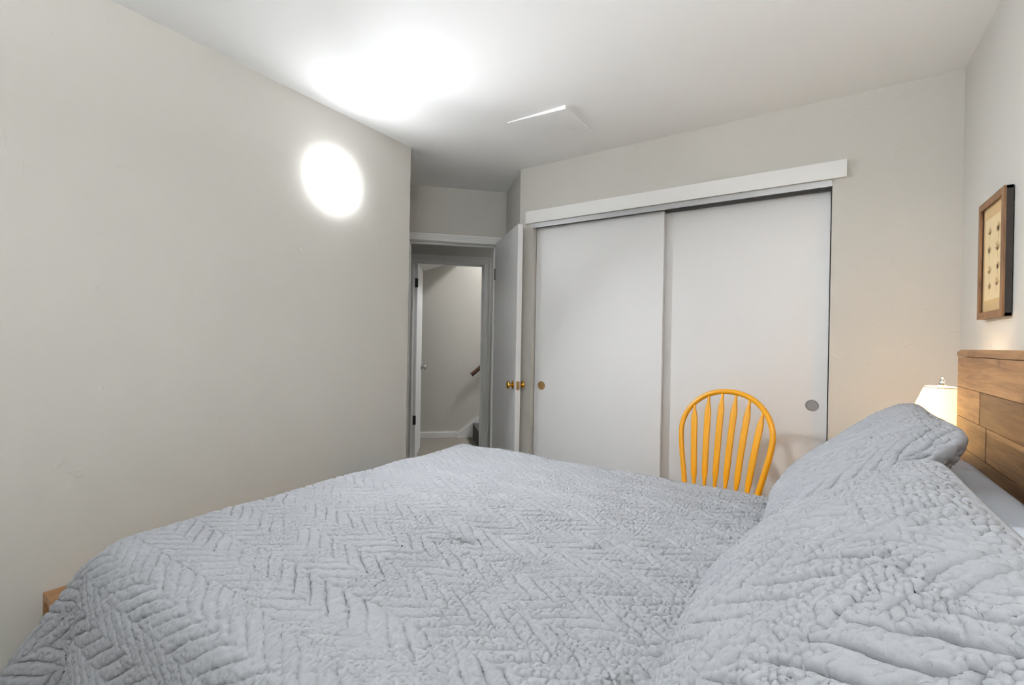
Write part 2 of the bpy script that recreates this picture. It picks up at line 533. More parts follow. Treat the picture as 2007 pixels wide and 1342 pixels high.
def casing(name, u0, u1, ztop, vface, sgn, w, label, depth=0.11, left=True):
    """door lining plus moulded casing; u0,u1 clear opening; sgn -1: casing on the near face"""
    root = struct(empty(name, E2W((0.5 * (u0 + u1), vface, 0)), PI / 4), label, 'door trim')
    c = 0.5 * (u0 + u1)
    h = 0.5 * (u1 - u0)
    box('jamb', (-h - 0.012, 0.0, 0), (-h, depth, ztop), 'trim', root)
    box('jamb', (h, 0.0, 0), (h + 0.012, depth, ztop), 'trim', root)
    box('head_jamb', (-h - 0.012, 0.0, ztop), (h + 0.012, depth, ztop + 0.012), 'trim', root)
    # stops
    boxes('door_stop', [((-h, 0.050, 0), (-h + 0.012, 0.085, ztop)), ((h - 0.012, 0.050, 0), (h, 0.085, ztop)), ((-h, 0.050, ztop - 0.012), (h, 0.085, ztop))], 'trim', root)
    for side in (-1, 1):
        a = side * (h + 0.004)
        b = side * (h + 0.004 + w)
        boxes('casing', [((min(a, b), -0.012, 0), (max(a, b), 0.0, ztop + 0.004 + w)),
                         ((min(b, b - side * 0.018), -0.018, 0), (max(b, b - side * 0.018), -0.012, ztop + 0.004 + w))], 'trim', root, bevel=0.003)
    boxes('head_casing', [((-h - 0.004 - w, -0.0125, ztop + 0.004), (h + 0.004 + w, 0.0, ztop + 0.004 + w)),
                          ((-h - 0.004 - w, -0.0185, ztop + w - 0.014), (h + 0.004 + w, -0.0125, ztop + 0.004 + w)),
                          ((-h - 0.004 - w, -0.016, ztop + 0.022), (h + 0.004 + w, -0.0125, ztop + 0.032))], 'trim', root, bevel=0.003)
    return root


casing('trim_1', EU0, EU1, EH, 0.0, -1, 0.055, 'moulded white trim around the bedroom doorway')
casing('trim_2', HU0, HU1, HH, HV, -1, 0.066, 'white trim around the second doorway across the hall')


# ------------------------------------------------------------------ hinged doors
def knob(bm, base, direction, r=0.027, length=0.058):
    p = [(0.0, 0.0), (r * 1.12, 0.0), (r * 1.12, 0.004), (r * 0.62, 0.010), (r * 0.36, 0.016), (r * 0.36, 0.024), (r * 0.60, 0.029),
         (r * 0.93, 0.036), (r, 0.044), (r * 0.93, 0.051), (r * 0.72, 0.056), (r * 0.25, 0.058), (0.0, 0.058)]
    k = length / 0.058
    b = Vector(base)
    lathe(bm, [(a, z * k) for a, z in p], 24, turn(b, b + Vector(direction)))


def door(name, hinge, ang, width, height, side, mat_knob, label, knob_z, dark_hinges=None, knob_len=0.058):
    """leaf runs along local +x from the hinge; thickness towards local +y*side"""
    root = struct(empty(name, hinge, ang), label, 'door')
    t = 0.035
    y0, y1 = (0, t) if side > 0 else (-t, 0)
    box('leaf', (0.003, y0, 0.012), (width, y1, height), 'door', root, bevel=0.0025)
    kx = width - 0.062
    for (yy, d) in ((y0, -1), (y1, 1)):
        bm = bmesh.new()
        knob(bm, (kx, yy, knob_z), (0, d, 0), length=knob_len)
        tag(obj('knob', bm, mat_knob, root, smooth=True), None)
    bm = bmesh.new()
    add_box(bm, (width - 0.001, 0.5 * (y0 + y1) - 0.0115, knob_z - 0.029), (width + 0.0012, 0.5 * (y0 + y1) + 0.0115, knob_z + 0.029), 0.0005)
    lp = obj('latch_plate', bm, 'old_brass' if mat_knob == 'brass' else mat_knob, root)
    bm = bmesh.new()
    add_box(bm, (width + 0.001, 0.5 * (y0 + y1) - 0.006, knob_z - 0.009), (width + 0.009, 0.5 * (y0 + y1) + 0.006, knob_z + 0.009), 0.002)
    obj('latch_bolt', bm, 'old_brass' if mat_knob == 'brass' else mat_knob, lp)
    for hz in (dark_hinges or (0.30, height - 0.25)):
        bm = bmesh.new()
        lathe(bm, [(0, -0.045), (0.006, -0.045), (0.006, 0.045), (0, 0.045)], 12, lambda c, hz=hz: Vector((c[0] - 0.002, c[1] + (y0 if side > 0 else y1), c[2] + hz)))
        add_box(bm, (-0.002, y0 + 0.002, hz - 0.045), (0.004, y1 - 0.002, hz + 0.045))
        obj('hinge', bm, 'dark_metal', root)
    return root


# bedroom door, standing open against the angled return wall
a0 = E2W((-0.086, -0.010, 0)); a1 = E2W((-0.042, -0.664, 0))
ang = math.atan2(a1.y - a0.y, a1.x - a0.x)
door('door_1', a0, ang, (a1 - a0).length, 2.022, +1, 'brass', 'white bedroom door standing open with brass knobs', 0.935, knob_len=0.046)
# second door, opened away into the stair hall
b0 = E2W((-0.702, HV + 0.060, 0)); b1 = E2W((-0.646, HV + 0.715, 0))
ang = math.atan2(b1.y - b0.y, b1.x - b0.x)
d2 = door('door_2', b0, ang, (b1 - b0).length, 1.998, +1, 'nickel', 'white door swung open into the stair hall', 0.925, (0.43, 1.80))
# ------------------------------------------------------------------ closet: fascia, track, sliding doors
fascia = struct(box('trim_3', (-1.702, YC - 0.022, 2.046), (0.101, YC, 2.130), 'trim', bevel=0.002), 'long white fascia board above the closet doors', 'trim')
tr = struct(empty('trim_4', (0.5 * (OX0 + OX1), YC, 2.014)), 'metal sliding track under the closet fascia', 'track')
hw = 0.5 * (OX1 - OX0)
box('track_face', (-hw, -0.006, 0.000), (hw, 0.000, 0.034), 'alu', tr, bevel=0.001)
box('track_top', (-hw, 0.000, 0.030), (hw, 0.085, 0.034), 'alu', tr)
boxes('track_rib', [((-hw, 0.038, 0.006), (hw, 0.041, 0.030)), ((-hw, 0.082, 0.000), (hw, 0.085, 0.030))], 'alu', tr)


def sliding(name, x0, x1, y0, px, pull_mat, label, pl):
    root = struct(empty(name, (0.5 * (x0 + x1), y0, 0)), label, 'closet door')
    h = 0.5 * (x1 - x0)
    box('panel', (-h, 0, 0.012), (h, 0.030, 2.022), 'door', root, bevel=0.0015)
    bm = bmesh.new()
    prof = [(0.0, 0.004), (0.020, 0.004), (0.0235, -0.0005), (0.026, -0.003), (0.0285, -0.0028), (0.0295, 0.0), (0.0295, 0.003)]
    cx = px - 0.5 * (x0 + x1)
    lathe(bm, [(0.0, -0.0006)] + [(r, min(z, -0.0006) if r < 0.0235 else z) for r, z in prof[1:]], 32, lambda c: Vector((c[0] + cx, c[2], 0.932 + c[1])))
    tag(obj('finger_pull', bm, pull_mat, root, smooth=True), pl)
    return root


sliding('door_3', OX0 + 0.004, -0.772, YC + 0.045, -1.590, 'old_brass', 'left sliding closet door with round brass finger pull', 'round brass recessed pull')
sliding('door_4', -0.835, OX1 - 0.004, YC + 0.086, -0.022, 'nickel', 'right sliding closet door with grey finger pull', 'round grey recessed pull')

# ------------------------------------------------------------------ attic hatch in the ceiling
h = empty('ceiling_hatch', (-1.27, 2.275, CH))
tag(h, 'white square access hatch in the ceiling above the closet', 'hatch')
bm = bmesh.new()
hz = {(-1, -1): -0.004, (1, -1): -0.019, (1, 1): -0.006, (-1, 1): -0.003}
lo = {}; hi = {}
for k, z in hz.items():
    x = k[0] * 0.178 if k[1] < 0 else (0.172 if k[0] > 0 else -0.155)
    y = k[1] * 0.172
    lo[k] = bm.verts.new((x, y, z)); hi[k] = bm.verts.new((x, y, 0.0))
ks = [(-1, -1), (1, -1), (1, 1), (-1, 1)]
bm.faces.new([lo[k] for k in ks]); bm.faces.new([hi[k] for k in ks[::-1]])
for i in range(4): bm.faces.new((lo[ks[i]], lo[ks[(i + 1) % 4]], hi[ks[(i + 1) % 4]], hi[ks[i]]))
obj('hatch_panel', bm, 'ceiling', h)
# ------------------------------------------------------------------ round wall light
sc = empty('wall_light', (XL, 1.519, 2.066))
tag(sc, 'glowing round white flush light on the left wall', 'wall light')
toX = lambda c: Vector((c[2], c[0], c[1]))
bm = bmesh.new()
lathe(bm, [(0.0, 0.0005), (0.128, 0.0005), (0.128, 0.014), (0.0, 0.014)], 48, toX)
obj('base_plate', bm, 'trim', sc, smooth=True)
R0 = 0.143
bm = bmesh.new()
lathe(bm, [(R0 * 0.90, 0.0145), (R0 * 0.985, 0.0145), (R0, 0.018), (R0, 0.034), (R0 * 0.985, 0.039), (R0 * 0.95, 0.0395), (R0 * 0.90, 0.030)], 64, toX)
obj('rim', bm, 'sconce_rim', sc, smooth=True)
bm = bmesh.new()
lathe(bm, [(0.0, 0.031), (R0 * 0.90, 0.031), (R0 * 0.948, 0.0400), (R0 * 0.88, 0.0425), (R0 * 0.6, 0.0455), (R0 * 0.3, 0.0470), (0.0, 0.0475)], 64, toX)
obj('diffuser', bm, 'sconce', sc, smooth=True)

# area lights added at the diffuser: forward throw, and one angled onto the bed
for nm, pw, sp, tilt, off in (('wall_light_throw', SCONCE_THROW, 84, 0, 0.050), ('wall_light_downthrow', SCONCE_DOWN, 108, 42, 0.052)):
    d = bpy.data.lights.new(nm, 'AREA')
    d.shape = 'DISK'
    d.size, d.energy, d.color, d.spread = (0.25 if tilt == 0 else 0.10), pw, (0.94, 0.972, 1.0), rad(sp)
    o = bpy.data.objects.new(nm, d)
    COL.objects.link(o)
    o.location = (XL + off, 1.519, 2.066)
    o.rotation_euler = (0, rad(-90 + tilt), 0)

# ------------------------------------------------------------------ numeric noise for the fleece
def hash2(i, j, k=0):
    h = (i.astype(np.int64) * 374761393 + j.astype(np.int64) * 668265263 + k * 1442695041) & 0xFFFFFFFF
    h = ((h ^ (h >> 13)) * 1274126177) & 0xFFFFFFFF
    h = h ^ (h >> 16)
    return (h & 0xFFFFFF) / float(0x1000000)


def vnoise(x, y, s, k=0):
    x = x / s; y = y / s
    i = np.floor(x); j = np.floor(y)
    fx = x - i; fy = y - j
    fx = fx * fx * (3 - 2 * fx); fy = fy * fy * (3 - 2 * fy)
    a = hash2(i, j, k); b = hash2(i + 1, j, k); c = hash2(i, j + 1, k); d = hash2(i + 1, j + 1, k)
    return (a * (1 - fx) + b * fx) * (1 - fy) + (c * (1 - fx) + d * fx) * fy - 0.5


def worley(x, y, s, k=0):
    x = x / s; y = y / s
    i = np.floor(x); j = np.floor(y)
    best = np.full(x.shape, 9.0)
    sec = np.full(x.shape, 9.0)
    for di in (-1, 0, 1):
        for dj in (-1, 0, 1):
            px = i + di + 0.15 + 0.7 * hash2(i + di, j + dj, k + 1)
            py = j + dj + 0.15 + 0.7 * hash2(i + di, j + dj, k + 2)
            d = np.hypot(px - x, py - y)
            sec = np.minimum(sec, np.maximum(best, d))
            best = np.minimum(best, d)
    return best, sec


def fleece_height(x, y, ridge=0.0050, clump=0.0022, band=0.105, spacing=0.033, tilt=33.0, seed=0):
    """herringbone of soft ridges covered in curly clumps"""
    wx = x + 0.016 * vnoise(x, y, 0.11, seed + 20) + 0.006 * vnoise(x, y, 0.03, seed + 21)
    wy = y + 0.016 * vnoise(x, y, 0.12, seed + 22) + 0.006 * vnoise(x, y, 0.028, seed + 23)
    kb = np.floor(wx / band)
    sg = np.where(np.mod(kb, 2) == 0, 1.0, -1.0)
    xc = (kb + 0.5) * band
    p = wy * math.cos(rad(tilt)) + sg * (wx - xc) * math.sin(rad(tilt)) + sg * 0.25 * spacing
    q = p / spacing
    d = np.abs(q - np.round(q)) * spacing
    fade = np.clip(0.90 + 1.0 * vnoise(x, y, 0.09, seed + 30), 0.25, 1.3)
    g = np.exp(-(d / 0.0038) ** 2)
    db = np.abs(wx / band - np.round(wx / band)) * band
    gb = 0.35 * np.exp(-(db / 0.0035) ** 2)
    hgt = -ridge * fade * np.maximum(g, gb)
    f1, f2 = worley(wx, wy, 0.0105, seed + 40)
    edge = np.clip((f2 - f1) / 0.36, 0, 1)
    amt = np.clip(0.85 + 1.3 * vnoise(x, y, 0.07, seed + 50), 0.3, 1.4)
    hgt += clump * amt * (edge * (2 - edge) - 1.0)
    hgt -= 0.55 * clump * amt * np.exp(-((f2 - f1) / 0.13) ** 2)
    f1, f2 = worley(wx, wy, 0.021, seed + 60)
    hgt += 0.5 * clump * (np.clip((f2 - f1) / 0.5, 0, 1) - 1.0)
    hgt += 0.0004 * vnoise(x, y, 0.007, seed + 70)
    return hgt


def grid_mesh(name, P, mat, parent=None, flip=False, closed_with=None, smooth=True):
    """P: (n,m,3) float array"""
    n, m = P.shape[:2]
    idx = np.arange(n * m).reshape(n, m)
    q = np.stack([idx[:-1, :-1], idx[1:, :-1], idx[1:, 1:], idx[:-1, 1:]], -1).reshape(-1, 4)
    if flip: q = q[:, ::-1]
    V = P.reshape(-1, 3)
    return raw_mesh(name, V, q, mat, parent, smooth)


def raw_mesh(name, V, quads, mat, parent=None, smooth=True):
    me = bpy.data.meshes.new(name)
    nq = len(quads)
    me.vertices.add(len(V))
    me.vertices.foreach_set('co', np.ascontiguousarray(V, dtype=np.float32).ravel())
    me.loops.add(nq * 4)
    me.loops.foreach_set('vertex_index', np.ascontiguousarray(quads, dtype=np.int32).ravel())
    me.polygons.add(nq)
    me.polygons.foreach_set('loop_start', np.arange(0, nq * 4, 4, dtype=np.int32))
    me.polygons.foreach_set('loop_total', np.full(nq, 4, dtype=np.int32))
    if smooth: me.polygons.foreach_set('use_smooth', np.ones(nq, dtype=bool))
    me.update(calc_edges=True)
    me.validate()
    me.materials.append(M[mat])
    o = bpy.data.objects.new(name, me)
    COL.objects.link(o)
    if parent: o.parent = parent
    return o


def grid_normals(P):
    du = np.gradient(P, axis=0)
    dv = np.gradient(P, axis=1)
    N = np.cross(du, dv)
    return N / (np.linalg.norm(N, axis=-1, keepdims=True) + 1e-12)


# ------------------------------------------------------------------ bed: frame and headboard
BX1 = 0.385                 # headboard face
bed = empty('bed', (-0.62, 1.22, 0))
tag(bed, 'wooden bed with tall rustic plank headboard', 'bed')
L = lambda p: (p[0] + 0.62, p[1] - 1.22, p[2])
HY0, HY1 = 0.36, 2.09
hb = box('headboard', L((BX1 + 0.020, HY0 + 0.01, 0.10)), L((BX1 + 0.052, HY1 - 0.008, 1.222)), 'bedwood', bed)
seams = [1.208, 1.110, 1.016, 0.922, 0.828, 0.734, 0.640, 0.546, 0.452, 0.358]
joints = {0: [1.30, 0.70], 1: [1.836, 1.02], 2: [1.772, 1.16, 0.62], 3: [1.43, 0.86], 4: [1.70, 1.10, 0.60], 5: [1.50, 0.8], 6: [1.80, 1.2, 0.7], 7: [1.4, 0.9], 8: [1.65, 1.0]}
for r in range(len(seams) - 1):
    ys = [HY1] + joints[r] + [HY0]
    for ya, yb in zip(ys, ys[1:]):
        dx = random.uniform(0.0, 0.003)
        bm = bmesh.new()
        add_box(bm, L((BX1 + dx, yb + 0.0006, seams[r + 1] + 0.0006)), L((BX1 + 0.020, ya - 0.0006, seams[r] - 0.0006)), 0.0016)
        o = obj('plank', bm, 'plank', hb)
bm = bmesh.new()
prof = [(BX1 - 0.001, 1.209), (BX1 - 0.001, 1.222), (BX1 + 0.007, 1.231), (BX1 + 0.060, 1.231), (BX1 + 0.060, 1.209)]
ends = []
for y, ins in ((HY0 - 0.002, 0.014), (HY1 + 0.002, -0.014)):
    ends.append([bm.verts.new(L((x, y + (ins if z > 1.225 else 0), z))) for x, z in prof])
bm.faces.new(ends[0]); bm.faces.new(ends[1][::-1])
for i in range(5): bm.faces.new((ends[0][i], ends[0][(i + 1) % 5], ends[1][(i + 1) % 5], ends[1][i]))
obj('cap_rail', bm, 'plank', hb)
box('post', L((BX1 + 0.020, HY0, 0)), L((BX1 + 0.060, HY0 + 0.008, 1.208)), 'plank', hb)
box('post', L((BX1 + 0.020, HY1 - 0.008, 0)), L((BX1 + 0.060, HY1, 1.208)), 'plank', hb)
for y in (0.52, 1.88):
    box('side_rail', L((-1.54, y, 0.22)), L((BX1, y + 0.03, 0.34)), 'bedwood', bed, bevel=0.003)
box('foot_rail', L((-1.57, 0.52, 0.22)), L((-1.54, 1.91, 0.34)), 'bedwood', bed, bevel=0.003)
for x, y in ((-1.57, 0.53), (-1.57, 1.84), (0.30, 0.53), (0.30, 1.84)):
    box('leg', L((x, y, 0)), L((x + 0.06, y + 0.06, 0.22)), 'bedwood', bed, bevel=0.004)
for k in range(10):
    x = -1.46 + k * 0.19
    box('slat', L((x, 0.55, 0.32)), L((x + 0.07, 1.88, 0.338)), 'bedwood', bed)
box('side_support', L((-1.54, 0.55, 0.24)), L((0.38, 0.57, 0.32)), 'bedwood', bed)

mt = box('mattress', (-1.55, 0.52, 0.340), (0.372, 1.91, 0.60), 'mattress', None, bevel=0.04)
tag(mt, 'white mattress under the grey duvet', 'mattress')

# ------------------------------------------------------------------ duvet
FX, NY, FY = -1.575, 0.500, 1.935     # where the top starts to roll over: foot, near side, far side
TOPZ = 0.675
PUFF = 0.0034


def axis_samples(lo, hi, step):
    n = max(2, int(round((hi - lo) / step)))
    return np.linspace(lo, hi, n, endpoint=False)


A = np.concatenate([axis_samples(-0.06, 0.9, 0.0033), axis_samples(0.9, 1.86, 0.0038), axis_samples(1.86, 2.30, 0.0055), [2.30]])
A = A - 0.0                      # arc length from the x=0 line towards the foot
Bv = np.concatenate([axis_samples(NY - 0.56, NY, 0.0042), axis_samples(NY, 1.15, 0.0031), axis_samples(1.15, FY + 0.06, 0.0042), axis_samples(FY + 0.06, FY + 0.42, 0.016), [FY + 0.42]])
AA, BB = np.meshgrid(A, Bv, indexing='ij')
X = -AA
ox = np.maximum(FX - X, 0)
oyn = np.maximum(NY - BB, 0)
oyf = np.maximum(BB - FY, 0)
oy = oyn + oyf
sy = np.where(oyn > 0, -1.0, 1.0)
r = np.hypot(ox, oy)
th = np.arctan2(oy, ox + 1e-9)           # 0 foot, 90 deg side
RR = 0.115
amax = rad(82)
ra = np.minimum(r / RR, amax)
hh = RR * np.sin(ra) + np.maximum(r - RR * amax, 0) * math.cos(amax)
dd = RR * (1 - np.cos(ra)) + np.maximum(r - RR * amax, 0) * math.sin(amax)
hang = np.clip((r - 0.10) / 0.35, 0, 1.4)
corner = np.where((ox > 0) & (oy > 0), 1.0, 0.0)
c2 = np.sin(2 * th) ** 2 * corner
# folds of the hanging corner and slow waves along the sides
hh = hh + hang * c2 * (0.075 + 0.12 * np.cos((th - rad(38)) * 4.0))
hh = hh + hang * (1 - corner) * (0.022 * np.sin(BB * 9.0) * (oy == 0) + 0.020 * np.sin(X * 8.0 + 0.6) * (ox == 0))
dirx = -np.cos(th); diry = np.sin(th) * sy
bx = np.maximum(X, FX); by = np.clip(BB, NY, FY)
px = np.where(r > 0, bx + dirx * hh, X)
py = np.where(r > 0, by + diry * hh, BB)
top = 0.012 * vnoise(X, BB, 0.34, 3) + 0.010 * vnoise(X, BB, 0.15, 4)
crown = 0.014 * np.clip(1 - ((BB - 1.21) / 0.75) ** 2, 0, 1) * np.clip((X - FX) / 0.5, 0, 1)
# a couple of tucks where the cover is pulled towards the pillows
def tuck(cx, cy, ang, ln, dep):
    c, s = math.cos(ang), math.sin(ang)
    u = (X - cx) * c + (BB - cy) * s
    v = -(X - cx) * s + (BB - cy) * c
    return -dep * np.exp(-(v / 0.012) ** 2 - (u / ln) ** 2) + 0.5 * dep * np.exp(-((v - 0.028) / 0.018) ** 2 - (u / ln) ** 2)
wr = tuck(-0.47, 1.16, 0.9, 0.05, 0.006) + tuck(-0.26, 0.70, 1.0, 0.06, 0.010) + tuck(-0.22, 1.35, -0.4, 0.10, 0.009) + tuck(-0.80, 0.98, 0.7, 0.06, 0.008)
pz = TOPZ - dd + (top + crown + wr) * np.exp(-(r / 0.15) ** 2)
pz = np.maximum(pz, 0.02)
P = np.stack([px, py, pz], -1)
Nn = -grid_normals(P)
Nn = np.where(Nn[len(A) // 3:len(A) // 3 + 1, len(Bv) // 2:len(Bv) // 2 + 1, 2:3] < 0, -Nn, Nn)
H = fleece_height(BB, X, ridge=0.0086, clump=0.0045, band=0.072, spacing=0.033, tilt=57.0, seed=100)
P = P + Nn * (H[..., None] - PUFF)
# swell the pile along its own normals: round tufts with tight creases between them
N2 = grid_normals(P)
N2 = N2 * np.sign(np.einsum('ijk,ijk->ij', N2, Nn))[..., None]
P = P + N2 * PUFF
dv = grid_mesh('duvet', P, 'fleece', flip=True)
if dv.data.polygons[len(dv.data.polygons) // 2].normal.z < 0:
    dv.data.flip_normals()
tag(dv, 'grey herringbone sherpa fleece duvet spread over the bed', 'duvet')
so = dv.modifiers.new('thickness', 'SOLIDIFY')
so.thickness = 0.012
so.offset = -1.0


# ------------------------------------------------------------------ pillows
def pillow(name, centre, e1, e2, half_w, half_h, front, back, mat, res, label, cat, group=None, fl=None, ears=0.05, seed=0, sag=0.0, corner=6.0, lump=0.010, full=0.42):
    """closed cushion: e1 across, e2 up; front/back half thickness"""
    e1 = np.array(e1, float); e1 /= np.linalg.norm(e1)
    e2 = np.array(e2, float); e2 -= e1 * e1.dot(e2); e2 /= np.linalg.norm(e2)
    nrm = np.cross(e1, e2)
    n = int(2 * half_w / res); m = int(2 * half_h / res)
    # denser towards the edge so that the rim stays round
    uu = np.linspace(-1, 1, n); vv = np.linspace(-1, 1, m)
    uu = np.sin(uu * PI / 2 * 0.80) / math.sin(PI / 2 * 0.80); vv = np.sin(vv * PI / 2 * 0.80) / math.sin(PI / 2 * 0.80)
    U, V = np.meshgrid(uu, vv, indexing='ij')
    # outline: rounded corners, sides drawn in a little between them
    mx_ = np.maximum(np.abs(U), np.abs(V))
    ln_ = (np.abs(U) ** corner + np.abs(V) ** corner) ** (1.0 / corner)
    k_ = np.where(ln_ > 1e-9, mx_ / np.maximum(ln_, 1e-9), 1.0)
    a = U * k_ * half_w * (1 - ears * (1 - np.abs(V) ** 2.2) * np.abs(U) ** 3)
    b = V * k_ * half_h * (1 - ears * 1.4 * (1 - np.abs(U) ** 2.2) * np.abs(V) ** 3)
    prof = np.sqrt(np.clip(1 - mx_ ** 4.0, 0, 1)) * (1 - full * U ** 2) * (1 - full * V ** 2)
    low = lump * (vnoise(a, b, 0.16, seed + 1) * 1.6 + vnoise(a, b, 0.07, seed + 2)) * prof ** 0.5
    cen = np.array(centre, float)
    base = cen + a[..., None] * e1 + b[..., None] * e2
    bend = sag * (np.abs(U) ** 2)[..., None] * nrm
    sides = []
    for sgn, th_ in ((1, front), (-1, back)):
        Q = base + bend + (sgn * (th_ * prof) + low)[..., None] * nrm
        if fl:
            N_ = grid_normals(Q)
            N_ = N_ if np.mean(np.einsum('ijk,k->ij', N_, nrm)) > 0 else -N_
            rim = np.clip(np.minimum(1 - np.abs(U), 1 - np.abs(V)) / 0.03, 0, 1)
            hgt = fleece_height(a + seed * 0.37, b, seed=seed, **fl)
            Q1 = Q + sgn * N_ * (hgt * rim - 0.0032 * rim)[..., None]
            N3 = grid_normals(Q1)
            N3 = N3 * np.sign(np.einsum('ijk,ijk->ij', N3, N_))[..., None]
            Q = Q1 + sgn * N3 * (0.0032 * rim)[..., None]
        sides.append(Q)
    F, Bk = sides
    idx = np.arange(n * m).reshape(n, m)
    bidx = idx + n * m
    # weld rims: reuse the front index on the border
    border = np.zeros((n, m), bool); border[0] = border[-1] = True; border[:, 0] = border[:, -1] = True
    bidx = np.where(border, idx, bidx)
    qf = np.stack([idx[:-1, :-1], idx[1:, :-1], idx[1:, 1:], idx[:-1, 1:]], -1).reshape(-1, 4)
    qb = np.stack([bidx[:-1, :-1], bidx[:-1, 1:], bidx[1:, 1:], bidx[1:, :-1]], -1).reshape(-1, 4)
    o = raw_mesh(name, np.concatenate([F.reshape(-1, 3), Bk.reshape(-1, 3)]), np.concatenate([qf, qb]), mat)
    tag(o, label, cat, group)
    return o


FL = dict(ridge=0.0120, clump=0.0046, band=0.080, spacing=0.034, tilt=57.0)
sl = rad(39)
pillow('pillow_sham', (-0.005, 0.860, 0.862), (0, -1, 0.0), (math.cos(sl), 0.02, math.sin(sl)), 0.385, 0.265, 0.070, 0.055, 'fleece', 0.0026,
       'grey sherpa pillow sham nearest the camera at the bed head', 'pillow', 'grey sherpa pillow shams', FL, 0.03, 310)
sl = rad(42)
pillow('pillow_sham', (0.072, 1.625, 0.885), (0, -1, 0.0), (math.cos(sl), 0.04, math.sin(sl)), 0.362, 0.272, 0.068, 0.085, 'fleece', 0.0033,
       'grey sherpa pillow sham farther back beside the bedside lamp', 'pillow', 'grey sherpa pillow shams', FL, 0.05, 520, full=0.22)
sl2 = rad(40)
for cy_, hw_, lab_ in ((1.565, 0.37, 'smooth pale blue pillow tucked behind the farther sherpa sham'), (0.83, 0.35, 'smooth pale blue pillow tucked behind the nearest sherpa sham')):
    pillow('pillow', (0.225, cy_, 0.790), (0, -1, 0), (math.cos(sl2), 0, math.sin(sl2)), hw_, 0.190, 0.060, 0.055, 'sheet', 0.012,
           lab_, 'pillow', 'pale blue sleeping pillows', None, 0.03, 40, lump=0.014)

